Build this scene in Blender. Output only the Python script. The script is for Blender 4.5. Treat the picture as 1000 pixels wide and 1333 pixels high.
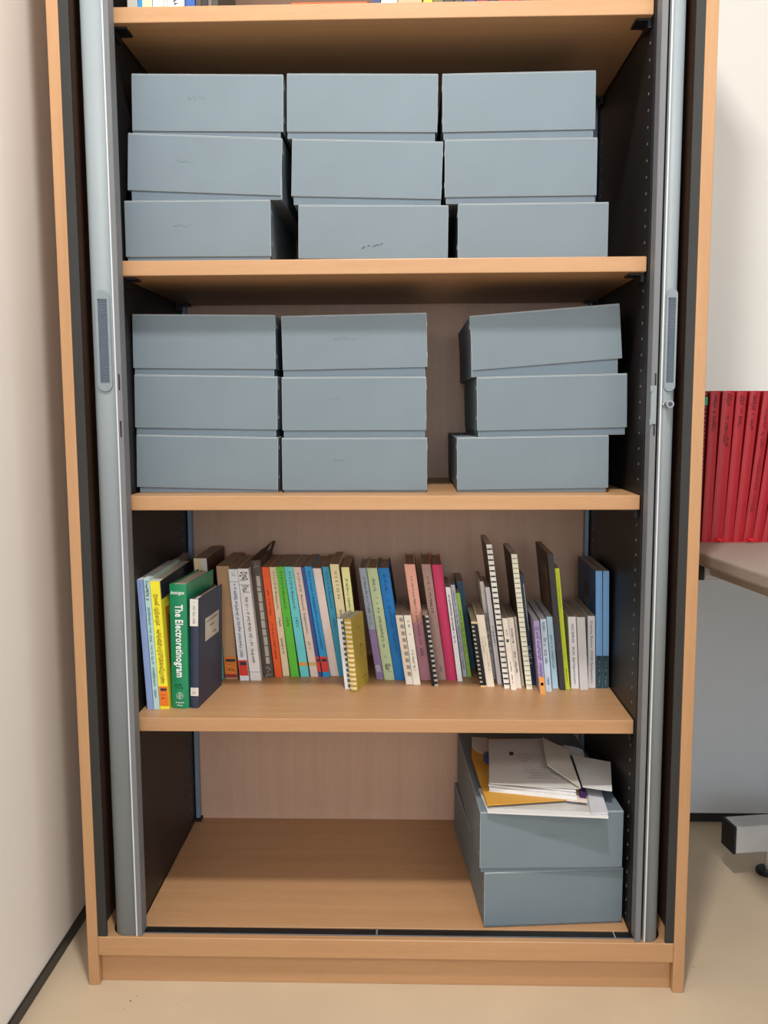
import bpy, bmesh, math, random
from mathutils import Vector, Matrix, Euler
S = bpy.context.scene
COL = S.collection
for o in list(bpy.data.objects): bpy.data.objects.remove(o)
rnd = random.Random(7)

# ------------------------------------------------------------------ camera
CAM = (0.0423, -1.3909, 0.9646)
PITCH, ROLL, YAW, FPX = -0.1128, 0.0042, 0.0275, 1154.86
def rotm(p, r, y):
    Rz = Matrix.Rotation(y, 3, 'Z'); Rx = Matrix.Rotation(p, 3, 'X'); Ry = Matrix.Rotation(r, 3, 'Y')
    return Rz @ Rx @ Ry
RM = rotm(PITCH, ROLL, YAW)
cd = bpy.data.cameras.new('camera'); cam = bpy.data.objects.new('camera', cd); COL.objects.link(cam)
cd.sensor_fit = 'VERTICAL'; cd.sensor_height = 36; cd.lens = 36*FPX/1333; cd.clip_start = .02
BM = RM @ Matrix(((1,0,0),(0,0,-1),(0,1,0)))
cam.matrix_world = Matrix.Translation(CAM) @ BM.to_4x4()
S.camera = cam
CV = Vector(CAM)
def ray(px, py): return RM @ Vector(((px-500)/FPX, 1, (666.5-py)/FPX))
def onY(px, py, y): d = ray(px, py); return CV + d*((y-CV.y)/d.y)
def onZ(px, py, z): d = ray(px, py); return CV + d*((z-CV.z)/d.z)
def onX(px, py, x): d = ray(px, py); return CV + d*((x-CV.x)/d.x)

# ------------------------------------------------------------------ light
w = bpy.data.worlds.new('world'); S.world = w; w.use_nodes = True
w.node_tree.nodes['Background'].inputs[0].default_value = (.93, .96, 1, 1)
w.node_tree.nodes['Background'].inputs[1].default_value = .80
def area(name, loc, rot, size, power, col=(1,1,1), sy=None):
    l = bpy.data.lights.new(name, 'AREA'); l.energy = power; l.color = col; l.size = size
    if sy: l.shape = 'RECTANGLE'; l.size_y = sy
    o = bpy.data.objects.new(name, l); o.location = loc; o.rotation_euler = rot; COL.objects.link(o); return o
area('ceiling_light_near', (0.06, -.93, 2.64), (math.radians(12), 0, 0), .13, 33, (1, .97, .925), .13)
area('ceiling_light_far', (1.5, -2.6, 2.64), (0, 0, 0), 1.2, 26, (1, .97, .93), .5)
area('fill_behind_viewer', (-.2, -3.7, 1.6), (math.radians(90), 0, 0), 2.6, 46, (.93, .965, 1), 1.7)  # unseen fill light, added to brighten the back panels and book spines
S.view_settings.view_transform = 'Standard'; S.view_settings.look = 'None'
S.view_settings.exposure = 0.12; S.view_settings.gamma = 1.0; S.view_settings.use_curve_mapping = False

# ------------------------------------------------------------------ materials
def lin(c):
    c = c/255; return c/12.92 if c <= .04045 else ((c+.055)/1.055)**2.4
def L3(c): return (lin(c[0]), lin(c[1]), lin(c[2]), 1)
MC = {}
def mat(col, rough=.55, metal=0, var=.06, scale=30, spec=.4, bump=0):
    k = (col, rough, metal, var, scale, spec, bump)
    if k in MC: return MC[k]
    m = bpy.data.materials.new('material'); m.use_nodes = True; n = m.node_tree.nodes; l = m.node_tree.links
    b = n['Principled BSDF']; b.inputs['Roughness'].default_value = rough; b.inputs['Metallic'].default_value = metal
    b.inputs['Specular IOR Level'].default_value = spec
    c = L3(col)
    tc = n.new('ShaderNodeTexCoord'); no = n.new('ShaderNodeTexNoise'); no.inputs['Scale'].default_value = scale; no.inputs['Detail'].default_value = 4
    l.new(tc.outputs['Object'], no.inputs['Vector'])
    r = n.new('ShaderNodeValToRGB'); r.color_ramp.elements[0].position = .3; r.color_ramp.elements[1].position = .7
    r.color_ramp.elements[0].color = tuple(x*(1-var) for x in c[:3])+(1,)
    r.color_ramp.elements[1].color = tuple(min(1, x*(1+var)) for x in c[:3])+(1,)
    l.new(no.outputs['Fac'], r.inputs['Fac']); l.new(r.outputs['Color'], b.inputs['Base Color'])
    if bump:
        bp = n.new('ShaderNodeBump'); bp.inputs['Strength'].default_value = bump; bp.inputs['Distance'].default_value = .001
        n2 = n.new('ShaderNodeTexNoise'); n2.inputs['Scale'].default_value = scale*12
        l.new(tc.outputs['Object'], n2.inputs['Vector']); l.new(n2.outputs['Fac'], bp.inputs['Height']); l.new(bp.outputs['Normal'], b.inputs['Normal'])
    MC[k] = m; return m
def wood(col, axis, rough=.42, contrast=.07):
    m = bpy.data.materials.new('beech'); m.use_nodes = True; n = m.node_tree.nodes; l = m.node_tree.links
    b = n['Principled BSDF']; b.inputs['Roughness'].default_value = rough; b.inputs['Specular IOR Level'].default_value = .45
    tc = n.new('ShaderNodeTexCoord'); mp = n.new('ShaderNodeMapping'); l.new(tc.outputs['Object'], mp.inputs['Vector'])
    s = [55, 55, 55]; s[axis] = 2.2; mp.inputs['Scale'].default_value = s
    a = n.new('ShaderNodeTexNoise'); a.inputs['Scale'].default_value = 1; a.inputs['Detail'].default_value = 6; a.inputs['Roughness'].default_value = .62
    l.new(mp.outputs['Vector'], a.inputs['Vector'])
    mp2 = n.new('ShaderNodeMapping'); s2 = [260, 260, 260]; s2[axis] = 40; mp2.inputs['Scale'].default_value = s2; l.new(tc.outputs['Object'], mp2.inputs['Vector'])
    f = n.new('ShaderNodeTexNoise'); f.inputs['Scale'].default_value = 1; f.inputs['Detail'].default_value = 2; l.new(mp2.outputs['Vector'], f.inputs['Vector'])
    ad = n.new('ShaderNodeMath'); ad.operation = 'MULTIPLY_ADD'; ad.inputs[1].default_value = .35
    l.new(f.outputs['Fac'], ad.inputs[0]); l.new(a.outputs['Fac'], ad.inputs[2])
    r = n.new('ShaderNodeValToRGB'); c = L3(col)
    r.color_ramp.elements[0].position = .45; r.color_ramp.elements[1].position = .9
    r.color_ramp.elements[0].color = (c[0]*(1-contrast), c[1]*(1-1.6*contrast), c[2]*(1-2.2*contrast), 1)
    r.color_ramp.elements[1].color = (c[0]*(1+contrast), c[1]*(1+contrast), c[2]*(1+contrast), 1)
    l.new(ad.outputs[0], r.inputs['Fac']); l.new(r.outputs['Color'], b.inputs['Base Color'])
    return m
BE = (181, 140, 101)
BEX = wood(BE, 0); BEZ = wood(BE, 2); BEB = wood((206, 172, 150), 2, .45, .06)
LINER = mat((29, 26, 25), .5, 0, .08, 20); NAVY = mat((28, 32, 40), .4)
STRIP = mat((44, 44, 43), .55); SILV = mat((137, 146, 151), .55, 0, .02, 8, .35); SILV2 = mat((112, 114, 118), .55, 0, .02)
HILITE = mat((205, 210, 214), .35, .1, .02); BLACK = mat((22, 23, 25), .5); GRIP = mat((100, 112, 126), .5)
GRIPD = mat((82, 94, 108), .6); RAILBACK = mat((140, 158, 180), .4, .35)
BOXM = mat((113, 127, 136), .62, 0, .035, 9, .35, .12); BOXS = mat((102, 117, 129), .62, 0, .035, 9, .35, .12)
WORN = mat((172, 180, 184), .7); STAPLE = mat((190, 190, 190), .3, .9)
INK = mat((52, 52, 62), .7); INKF = mat((112, 122, 128), .8); INKB = mat((40, 48, 110), .7); INKW = mat((236, 240, 238), .6)
INKR = mat((96, 14, 24), .6)
PAGE = mat((206, 194, 174), .85, 0, .08, 60); PAGEW = mat((205, 202, 196), .85, 0, .06, 60); PAGED = mat((164, 144, 126), .85, 0, .08, 60)

# ------------------------------------------------------------------ mesh helpers
class MB:
    def __init__(s): s.v = []; s.f = []; s.mi = []
    def box(s, a, b, mi=0):
        x0, y0, z0 = a; x1, y1, z1 = b; n = len(s.v)
        s.v += [(x0,y0,z0),(x1,y0,z0),(x1,y1,z0),(x0,y1,z0),(x0,y0,z1),(x1,y0,z1),(x1,y1,z1),(x0,y1,z1)]
        for q in ((0,3,2,1),(4,5,6,7),(0,1,5,4),(1,2,6,5),(2,3,7,6),(3,0,4,7)): s.f.append(tuple(n+i for i in q)); s.mi.append(mi)
        return s
    def prism(s, pts, z0, z1, mi=0):            # pts CCW in XY extruded along Z
        n = len(s.v); k = len(pts)
        s.v += [(x, y, z0) for x, y in pts]+[(x, y, z1) for x, y in pts]
        s.f.append(tuple(n+i for i in reversed(range(k)))); s.mi.append(mi)
        s.f.append(tuple(n+k+i for i in range(k))); s.mi.append(mi)
        for i in range(k):
            j = (i+1) % k; s.f.append((n+i, n+j, n+k+j, n+k+i)); s.mi.append(mi)
        return s
    def slab(s, pts, th, mi=0):                 # 3D polygon (seen from above CCW) thickened downward
        n = len(s.v); k = len(pts)
        s.v += [(p[0], p[1], p[2]-th) for p in pts]+[tuple(p) for p in pts]
        s.f.append(tuple(n+i for i in reversed(range(k)))); s.mi.append(mi)
        s.f.append(tuple(n+k+i for i in range(k))); s.mi.append(mi)
        for i in range(k):
            j = (i+1) % k; s.f.append((n+i, n+j, n+k+j, n+k+i)); s.mi.append(mi)
        return s
    def tube(s, pts, r, seg=6, closed=False, mi=0):
        n = len(s.v); m = len(pts)
        for i, p in enumerate(pts):
            p = Vector(p); a = Vector(pts[(i-1) % m] if closed or i > 0 else pts[0]); b = Vector(pts[(i+1) % m] if closed or i < m-1 else pts[-1])
            t = (b-a).normalized(); u = t.cross(Vector((.31, .2, .93))).normalized(); v = t.cross(u)
            for q in range(seg):
                an = 2*math.pi*q/seg; s.v.append(tuple(p+u*math.cos(an)*r+v*math.sin(an)*r))
        for i in range(m if closed else m-1):
            for q in range(seg):
                a = n+i*seg+q; b = n+i*seg+(q+1) % seg; j = (i+1) % m; c = n+j*seg+(q+1) % seg; d = n+j*seg+q
                s.f.append((a, b, c, d)); s.mi.append(mi)
        if not closed:
            s.f.append(tuple(n+q for q in reversed(range(seg)))); s.mi.append(mi)
            s.f.append(tuple(n+(m-1)*seg+q for q in range(seg))); s.mi.append(mi)
        return s
    def shear(s, k): s.v = [(x+k*z, y, z) for x, y, z in s.v]; return s
    def build(s, name, mats, parent=None, bevel=0, bmi=None, seg=1, loc=None):
        me = bpy.data.meshes.new(name); me.from_pydata(s.v, [], s.f)
        if not isinstance(mats, (list, tuple)): mats = [mats]
        for m in mats: me.materials.append(m)
        for p, mi in zip(me.polygons, s.mi): p.material_index = mi
        bm = bmesh.new(); bm.from_mesh(me)
        if bevel:
            bmesh.ops.bevel(bm, geom=bm.edges[:], offset=bevel, segments=seg, affect='EDGES', profile=.5, material=-1 if bmi is None else bmi)
        bmesh.ops.recalc_face_normals(bm, faces=bm.faces[:]); bm.to_mesh(me); bm.free()
        o = bpy.data.objects.new(name, me); COL.objects.link(o); o.parent = parent
        if loc: o.location = loc
        return o
def box(name, a, b, m, parent=None, bevel=0, **k): return MB().box(a, b).build(name, m, parent, bevel, **k)
def tag(o, label, cat, group=None):
    o['label'] = label; o['category'] = cat
    if group: o['group'] = group
    return o
def empty(name, loc, label, cat, group=None, rz=0):
    o = bpy.data.objects.new(name, None); COL.objects.link(o); o.location = loc; o.rotation_euler[2] = rz; o.empty_display_size = .02
    return tag(o, label, cat, group)
def struct(o): o['kind'] = 'structure'; return o

TXT = {}
def text_mb(s, size, bold=.0):
    """flat lettering as vertices in font XY, height scaled to size"""
    k = (s, bold)
    if k not in TXT:
        c = bpy.data.curves.new('t', 'FONT'); c.body = s; c.size = 1; c.resolution_u = 2; c.offset = bold; c.fill_mode = 'FRONT'; c.space_character = 1.06 if bold else 1
        o = bpy.data.objects.new('t', c); COL.objects.link(o)
        dg = bpy.context.evaluated_depsgraph_get(); dg.update(); me = bpy.data.meshes.new_from_object(o.evaluated_get(dg))
        TXT[k] = ([tuple(v.co) for v in me.vertices], [tuple(p.vertices) for p in me.polygons])
        bpy.data.objects.remove(o); bpy.data.curves.remove(c); bpy.data.meshes.remove(me)
    return TXT[k]
def spine_text(mb, s, zt, xc, size, length=None, bold=0., y=-.0004, stroke=1.0):
    """text running down a spine: starts at height zt, centred on xc; length = extent along the spine"""
    v, f = text_mb(s, size, bold)
    xs = [a[0] for a in v]; ys = [a[1] for a in v]; wd = max(xs)-min(xs); hs = max(ys)
    kx = (length/wd) if length else size; ky = size
    n = len(mb.v)
    for a in v: mb.v.append((xc+(a[1]-hs*.42)*ky, y, zt-(a[0]-min(xs))*kx))
    for q in f: mb.f.append(tuple(n+i for i in q)); mb.mi.append(0)
def flat_text(mb, s, x0, z0, size, width=None, bold=0., y=-.0004):
    v, f = text_mb(s, size, bold); xs = [a[0] for a in v]; wd = max(xs)-min(xs); kx = (width/wd) if width else size
    n = len(mb.v)
    for a in v: mb.v.append((x0+(a[0]-min(xs))*kx, y, z0+a[1]*size))
    for q in f: mb.f.append(tuple(n+i for i in q)); mb.mi.append(0)
def scrawl(mb, zt, zb, xc, h, y=-.0004, seed=1, gap=.25, pitch=.0016):
    """unreadable small print running down a spine: tiny strokes"""
    r = random.Random(seed); z = zt
    while z > zb:
        if r.random() < gap: z -= pitch*1.3; continue
        a = h*(.45+.55*r.random()); off = (r.random()-.5)*h*.3
        mb.box((xc+off-a/2, y, z-pitch*.28), (xc+off+a/2, y+.0002, z))
        if r.random() < .6: mb.box((xc+off-a/2, y, z-pitch*.75), (xc+off-a/2+h*.18, y+.0002, z))
        if r.random() < .4: mb.box((xc+off+a/2-h*.18, y, z-pitch*.75), (xc+off+a/2, y+.0002, z))
        z -= pitch

# ------------------------------------------------------------------ room
XW, YW = -.5807, .6297
WALL = mat((236, 231, 225), .75, 0, .015, 4, .2, .05)
fl = struct(MB().box((XW-.1, -6.5, -.05), (3.4, YW+.1, 0)).build('floor', mat((197, 178, 152), .38, 0, .045, 7, .45, .04)))
struct(MB().box((XW-.1, -6.5, 0), (XW, YW+.1, 2.7)).build('wall_left', WALL))
wb = struct(MB().box((XW, YW, 0), (3.4, YW+.1, 2.7)).build('wall_back', mat((226, 225, 220), .75, 0, .015, 4, .2, .05)))
struct(MB().box((XW-.1, -6.5, 2.7), (3.4, YW+.1, 2.8)).build('ceiling', mat((225, 224, 220), .8)))
SKM = mat((30, 32, 33), .35, 0, .1, 12)
struct(MB().box((XW, -6.4, 0), (XW+.004, YW-.004, .024)).build('baseboard_left', SKM, None, .001))
struct(MB().box((XW+.004, YW-.004, 0), (3.3, YW, .024)).build('baseboard_back', SKM, None, .001))
struct(MB().box((-.5, YW-.010, .0245), (3.2, YW-.0042, .70)).build('lower_wall_sheet_1', mat((204, 213, 221), .6, 0, .015, 5)))  # thin pale grey sheet covering the lower back wall
# specks on the vinyl floor
for px, py, r in ((569, 0, 0),): pass
mb = MB()
for px, py, r in ((170,1303,.0013),(178,1297,.0008),(161,1314,.0008),(903,1259,.0011),(243,1302,.0008),(232,1308,.0006)):
    p = onZ(px, py, 0)
    mb.prism([(p.x+r*math.cos(a*1.05)*(1+.4*math.sin(a*3)), p.y+r*math.sin(a*1.05)) for a in range(6)], .0001, .0004)
sp = mb.build('scuff_mark', mat((70, 58, 46), .7)); sp.parent = fl; sp['kind'] = 'stuff'

# ------------------------------------------------------------------ cupboard
WL, WR, SY, DY = -.4195, .4160, .0414, .4506
ZS = [1.5848, 1.2039, .8288, .4544]; TH = .0235; ZB = .0836; HT = 1.98
cab = empty('tambour_cupboard', (0, .225, 0), 'tall beech cupboard with its grey roller doors pushed open', 'cupboard')
def cb(name, a, b, m, bevel=0, **k):
    f = lambda p: (p[0], p[1]-.225, p[2])
    return MB().box(f(a), f(b)).build(name, m, cab, bevel, **k)
def cprism(name, pts, z0, z1, m, **k): return MB().prism([(x, y-.225) for x, y in pts], z0, z1).build(name, m, cab, **k)
cb('side_panel', (-.5, 0, 0), (-.4818, .472, HT), BEZ, .0012, seg=2)
cb('side_panel', (.4812, 0, 0), (.5, .472, HT), BEZ, .0012, seg=2)
cb('top_panel', (-.4816, 0, HT-.025), (.481, .47, HT), BEX, .001)
cb('back_panel', (-.4816, DY, .02), (.481, DY+.012, HT-.026), BEB)
cb('bottom_panel', (WL-.001, SY, ZB-.02), (WR+.001, DY-.0005, ZB), BEX, .0006)
cb('bottom_rail', (-.4816, 0, .0537), (.481, .0125, .0872), BEX, .001)
cb('plinth', (-.4816, .0136, 0), (.481, .031, .0535), BEX, .0006)
cb('door_track', (-.4335, .0127, .064), (.4315, SY-.0006, .0815), BLACK)
cb('track_lip', (-.4335, .0127, .0815), (.4315, .0142, .0878), SILV2)
cb('track_stop', (-.0135, .0145, .0816), (-.0105, .040, .0835), SILV2)
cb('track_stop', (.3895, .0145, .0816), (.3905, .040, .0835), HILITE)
for sx in (-1, 1):
    x0, x1 = (-.4816, -.4340) if sx < 0 else (.4320, .481)
    cb('base_corner', (x0, .0127, .060), (x1, .44, .0862), BEX)
    # curved groove the door runs in
    cx = -.430 if sx < 0 else .432
    pts = []
    R0 = .0335
    for i in range(9):
        a = math.pi*.5*i/8
        pts.append((cx-sx*-1*0+sx*R0*math.sin(a), .037-R0*math.cos(a)*.98))
    inner = [(cx+sx*(R0-.007)*math.sin(math.pi*.5*i/8), .037-(R0-.007)*math.cos(math.pi*.5*i/8)) for i in range(9)]
    poly = pts+[(cx+sx*R0, .20), (cx+sx*(R0-.007), .20)]+inner[::-1]
    mbg = MB(); P2 = [(x, y-.225) for x, y in pts+[(cx+sx*R0, .20)]]; Q2 = [(x, y-.225) for x, y in inner+[(cx+sx*(R0-.007), .20)]]
    for i in range(len(P2)-1): mbg.prism([P2[i], P2[i+1], Q2[i+1], Q2[i]], .0862, .0868)
    mbg.build('curved_track', BLACK, cab)
# black inner liners with slot rows
for sx in (-1, 1):
    xi = WL-.001 if sx < 0 else WR+.001
    xo = xi+sx*.0125
    ln = cb('liner', (min(xi, xo), SY-.002, ZB+.0005 if 0 else .0866), (max(xi, xo), DY-.0005, HT-.03), LINER, .0008)
    mb = MB(); xx = xi-sx*.0004
    for yy in (SY+.022, SY+.36):
        z = ZB+.02
        while z < HT-.05:
            zz = z-0; ok = all(not (q-TH-.004 < zz < q+.004) for q in ZS)
            if ok: mb.box((min(xx, xi), yy-.225-.0022, zz-.0016), (max(xx, xi), yy-.225+.0022, zz+.0016)) ; mb.box((min(xx-sx*.0008, xx), yy-.225-.0022, zz-.0022), (max(xx-sx*.0008, xx), yy-.225+.0006, zz-.0012))
            z += .025
    s = mb.build('shelf_slot', mat((120, 120, 118), .4, .3), cab); s['kind'] = 'stuff'
cb('liner_flange', (WR+.0012, SY-.006, .0866), (WR+.0125, SY-.0022, HT-.03), NAVY)
# back corner posts
cb('corner_post', (WL+.0005, DY-.016, ZB+.006), (WL+.010, DY-.0006, HT-.03), RAILBACK, .0015)
cb('corner_post', (WR-.010, DY-.016, ZB+.006), (WR-.0005, DY-.0006, HT-.03), RAILBACK, .0015)
cb('post_foot', (WL+.0002, DY-.020, ZB+.0002), (WL+.013, DY-.0008, ZB+.006), BLACK)
cb('post_foot', (WR-.013, DY-.020, ZB+.0002), (WR-.0002, DY-.0008, ZB+.006), BLACK)
for z in ZS:
    s = cb('shelf', (WL+.0005, SY, z-TH), (WR-.0005, DY-.0165, z), BEX, .0012, seg=2)
    for sx in (-1, 1):
        for yy in (SY+.012, DY-.06):
            xi = WL if sx < 0 else WR
            mbb = MB(); xa, xb = sorted((xi+(-sx)*.0006, xi-sx*.024))
            mbb.box((xa, yy-.225, z-TH-.0035), (xb, yy-.225+.034, z-TH-.0003))
            xa, xb = sorted((xi-sx*.0006, xi-sx*.006)); mbb.box((xa, yy-.225, z-TH-.014), (xb, yy-.225+.034, z-TH-.0035))
            mbb.build('shelf_clip', BLACK, cab)
# black brush strips beside the outer panels
cb('brush_strip', (-.4816, .001, .0874), (-.4662, .006, HT-.026), STRIP)
cb('brush_strip', (.4672, .001, .0874), (.481, .006, HT-.026), STRIP)
cb('gap_shade_sheet', (-.4816, .007, .0874), (-.4806, .30, HT-.026), mat((92, 66, 52), .6))  # dark brown sheets added over the beech, deepening the door gaps' shade by colour
cb('gap_shade_sheet', (.4800, .007, .0874), (.481, .30, HT-.026), mat((92, 66, 52), .6))
cb('tambour_curtain', (-.4555, .046, .0870), (-.4505, .43, HT-.03), SILV2)
cb('tambour_curtain', (.4555, .046, .0870), (.4605, .43, HT-.03), SILV2)

def rail(sx, xin, xout, r):
    """door leading profile, rounded on its outer front corner"""
    pts = [(xin, .004), (xout-sx*r, .004)]
    for i in range(1, 9):
        a = math.pi/2*i/8; pts.append((xout-sx*r+sx*r*math.sin(a), .004+r-r*math.cos(a)))
    pts += [(xout, .045), (xout-sx*.006, .045), (xout-sx*.006, .03), (xin, .016)]
    if sx > 0: pass
    o = cprism('door_rail', pts, .0872, HT-.027, SILV)
    for p in o.data.polygons: p.use_smooth = abs(p.normal.z) < .5
    xa, xb = sorted((xin, xin-sx*.0026))
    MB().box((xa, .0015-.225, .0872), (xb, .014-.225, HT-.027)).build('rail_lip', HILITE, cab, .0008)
    return o
def handle(xa, xb, z0, z1, name):
    cx = (xa+xb)/2; hw = (xb-xa)/2
    def stad(hw, zz0, zz1, y):
        P = []
        for i in range(13):
            a = math.pi*i/12; P.append((cx+hw*math.cos(a), y, zz1-hw+hw*math.sin(a)))
        for i in range(13):
            a = math.pi+math.pi*i/12; P.append((cx+hw*math.cos(a), y, zz0+hw+hw*math.sin(a)))
        return P
    iw = hw*.60
    mb = MB(); A = stad(hw, z0, z1, .0038-.225); B = stad(hw-.0008, z0+.0008, z1-.0008, .0012-.225)
    zi0, zi1 = z0+.014, z1-.014
    # inner rectangular opening sampled with the same count
    C = []
    for i in range(13): t = i/12; C.append((cx+iw*(1-2*t), .0012-.225, zi1))
    for i in range(13): t = i/12; C.append((cx-iw*(1-2*t), .0012-.225, zi0))
    Dp = [(x, .0036-.225, z) for x, y, z in C]
    rings = [A, B, C, Dp]; n = 26
    for R in rings: mb.v += R
    for k in range(3):
        for i in range(n):
            j = (i+1) % n; mb.f.append((k*n+i, k*n+j, (k+1)*n+j, (k+1)*n+i)); mb.mi.append(0)
    h = mb.build('handle', mat((128, 138, 144), .5), cab)
    MB().box((cx-iw, .0033-.225, zi0), (cx+iw, .0037-.225, zi1)).build('grip_recess', GRIPD, h)
    mb = MB(); z = zi0+.001
    while z < zi1-.001:
        mb.box((cx-iw*.6, .0018-.225, z), (cx+iw*.95, .0033-.225, z+.0014)); z += .0028
    g = mb.build('grip_rib', GRIP, h); g['kind'] = 'stuff'
rail(-1, -.4170, -.4545, .016)
rail(1, .4345, .4560, .013)
handle(-.4446, -.4203, .997, 1.154, 'l')
handle(.4362, .4546, .993, 1.1495, 'r')
# fixed grey posts with lock slots
p1 = cb('lock_post', (-.4148, .003, .0872), (-.4068, .03, HT-.027), SILV2, .0008)
p2 = cb('lock_post', (.4178, .003, .0872), (.4272, .03, HT-.027), SILV2, .0008)
def zy(y, x): return onY(x, y, .003).z
for (xc, ya, yb, par) in ((-.4108, 487, 508, p1), (-.4108, 548, 569, p1), (.4240, 486, 502, p2), (.4240, 552, 567, p2)):
    px = 158 if xc < 0 else 850
    MB().box((xc-.0012, .0026-.225, zy(yb, px)), (xc+.0012, .0034-.225, zy(ya, px))).build('lock_slot', BLACK, par)
MB().box((.4175, .0012-.225, zy(552, 850)), (.4262, .003-.225, zy(502, 850))).build('latch_plate', SILV, p2, .0006)
for y in (506, 549): MB().box((.4162, .0002-.225, zy(y+4, 850)), (.4200, .0012-.225, zy(y-4, 850))).build('latch_lug', SILV, p2, .0004)
# lock barrel on the right door
lc = onY(872, 526, -.006); mb = MB(); n = 20
def cyl(mb, c, r, y0, y1, seg=20, mi=0):
    s = len(mb.v)
    for y in (y0, y1): mb.v += [(c[0]+r*math.cos(2*math.pi*i/seg), y-.225, c[1]+r*math.sin(2*math.pi*i/seg)) for i in range(seg)]
    mb.f.append(tuple(range(s, s+seg))); mb.mi.append(mi); mb.f.append(tuple(reversed(range(s+seg, s+2*seg)))); mb.mi.append(mi)
    for i in range(seg): j = (i+1) % seg; mb.f.append((s+i, s+j, s+seg+j, s+seg+i)); mb.mi.append(mi)
cyl(mb, (lc.x, lc.z), .0054, -.009, .004); lk = mb.build('lock_barrel', mat((150, 154, 158), .35, .7), cab, .0006)
mb = MB(); cyl(mb, (lc.x, lc.z), .0034, -.0096, -.009); mb.build('lock_plug', mat((90, 92, 95), .3, .8), lk)
MB().box((lc.x-.0005, -.0100-.225, lc.z-.002), (lc.x+.0005, -.0096-.225, lc.z+.002)).build('keyhole', BLACK, lk)
MB().box((.4350, .0002-.225, lc.z-.0018), (lc.x-.006, .0036-.225, lc.z+.0022)).build('lock_bolt', mat((185, 188, 190), .3, .7), lk, .0006)

# ------------------------------------------------------------------ archive boxes
def archive_box(label, group, W, D, Htot, loc, tilt, lidtilt, yaw, seed, lidH=.0885, lift=0., marks=0, handle_hole=False, side=0):
    lidH = min(lidH, Htot-.0035-max(0, lidtilt)*W)
    o = empty('archive_box', loc, label, 'box', group); o.rotation_euler = (0, tilt, yaw)
    r = random.Random(seed)
    i = .0022; bh = Htot-.007-max(0, abs(lidtilt)*W)-.001
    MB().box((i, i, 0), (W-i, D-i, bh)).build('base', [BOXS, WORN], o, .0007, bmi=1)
    # lid: a shell open at the bottom
    mb = MB(); t = .0014
    z1 = lidH
    mb.box((0, 0, z1-t), (W, D, z1)); mb.box((0, 0, 0), (W, t, z1-t-.0002)); mb.box((0, D-t, 0), (W, D, z1-t-.0002))
    mb.box((0, t+.0001, 0), (t, D-t-.0001, z1-t-.0002)); mb.box((W-t, t+.0001, 0), (W, D-t-.0001, z1-t-.0002))
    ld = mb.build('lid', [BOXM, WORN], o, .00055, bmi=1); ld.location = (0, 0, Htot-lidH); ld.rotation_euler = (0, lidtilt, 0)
    # keep the left top corner of the lid fixed while it tilts
    ld.location = Vector((0, 0, Htot)) - Euler((0, lidtilt, 0)).to_matrix() @ Vector((0, 0, lidH))
    for sx in (0, 1):
        mb = MB(); x = -.0006 if sx == 0 else W+.0002
        for zz in (.018, .068):
            for yy in (.012, .020): mb.box((x, yy, zz), (x+.0004, yy+.0022, zz+.007 if yy < .015 else zz+.003))
        mb.build('staple', STAPLE, ld)
    if marks:
        mb = MB(); n = marks; x = W*(.32+.06*r.random()); zc = lidH*(.50+.1*r.random())
        for k in range(n):
            a = [(x+q*.0013+(r.random()-.5)*.0012, -.0004, zc+(r.random()-.5)*.0065) for q in range(3)]
            mb.tube(a, .00022, 3); x += .0035+r.random()*.002
        mb.build('handwriting', INKF, ld)
    return o
def stack(fronts, yf, zshelf, D, labels, group, zpx, marks, yaws=(0, 0, 0), lids=None):
    """fronts: bottom to top, px of the top-left and top-right corners of each lid front"""
    zl = zshelf; tl = 0.0; xprev = None
    for k, (x0, y0, x1, y1) in enumerate(fronts):
        a = onY(x0, y0, yf); b = onY(x1, y1, yf); W = .2400
        # apparent slope minus that of a level line
        lv = onY(x1, y0, yf); t = math.atan2(a.z-b.z, b.x-a.x)
        if a.x < -.4162: a.x = -.4162
        Wd = (b-a).length
        h = (a.z-zl)
        # base bottom-left height: supported by the lid below at this x
        if k == 0: zb = zshelf+.0002; bt = 0
        else: zb = zl+max(0, (xprev[0]-a.x)*0)-(a.x-xprev[0])*math.tan(tl); bt = tl
        H = (a.z-zb-.0003)
        # base offset along the tilt so that the lid corner lands on the measured px
        archive_box(labels[k], group, Wd-.0004, D, H, (a.x-H*math.sin(bt), yf, zb+.0004), bt, t-bt, yaws[k], hash((x0, y0)) % 999, marks=marks[k])
        zl = a.z; tl = t; xprev = (a.x,)
def lab(st, sh, pos):
    return '%s grey archive box of the %s stack on the %s shelf' % (pos, st, sh)
UP = 'upper box'; LO = 'second'
def labs(st, sh, ex): return ['Grey archive box, %s of the %s stack on the %s%s' % (p, st, sh, e) for p, e in zip(('bottom', 'middle', 'top'), ex)]
shA, shB = 'upper box shelf', 'lower box shelf'
D1 = .326
gA = 'grey archive boxes on the upper box shelf'; gB = 'grey archive boxes on the lower box shelf'
stack([(158.5,261.5,352,260),(166.6,173.1,367.9,180.0),(171,95.8,369,96.8)], .078, ZS[1], D1, labs('left', shA, ('', '', '')), gA, 0, (7, 5, 7), (.0, .0, 0))
stack([(388.5,266.6,584.4,267.3),(380.4,180.6,577.3,184.4),(373.5,95.6,571,96)], .078, ZS[1], D1, labs('middle', shA, (', dark scuff', '', '')), gA, 0, (0, 0, 0))
stack([(596.5,265.4,793,263),(579.3,181.8,778.5,178.8),(576,96,776.6,91.6)], .078, ZS[1], D1, labs('right', shA, ('', '', '')), gA, 0, (0, 0, 0))
stack([(175.3,565.8,362.3,569.5),(173.5,487.4,361.3,490.0),(170.3,409,358.5,410)], .099, ZS[2], D1, labs('left', shB, ('', '', '')), gB, 0, (0, 0, 0))
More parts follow.
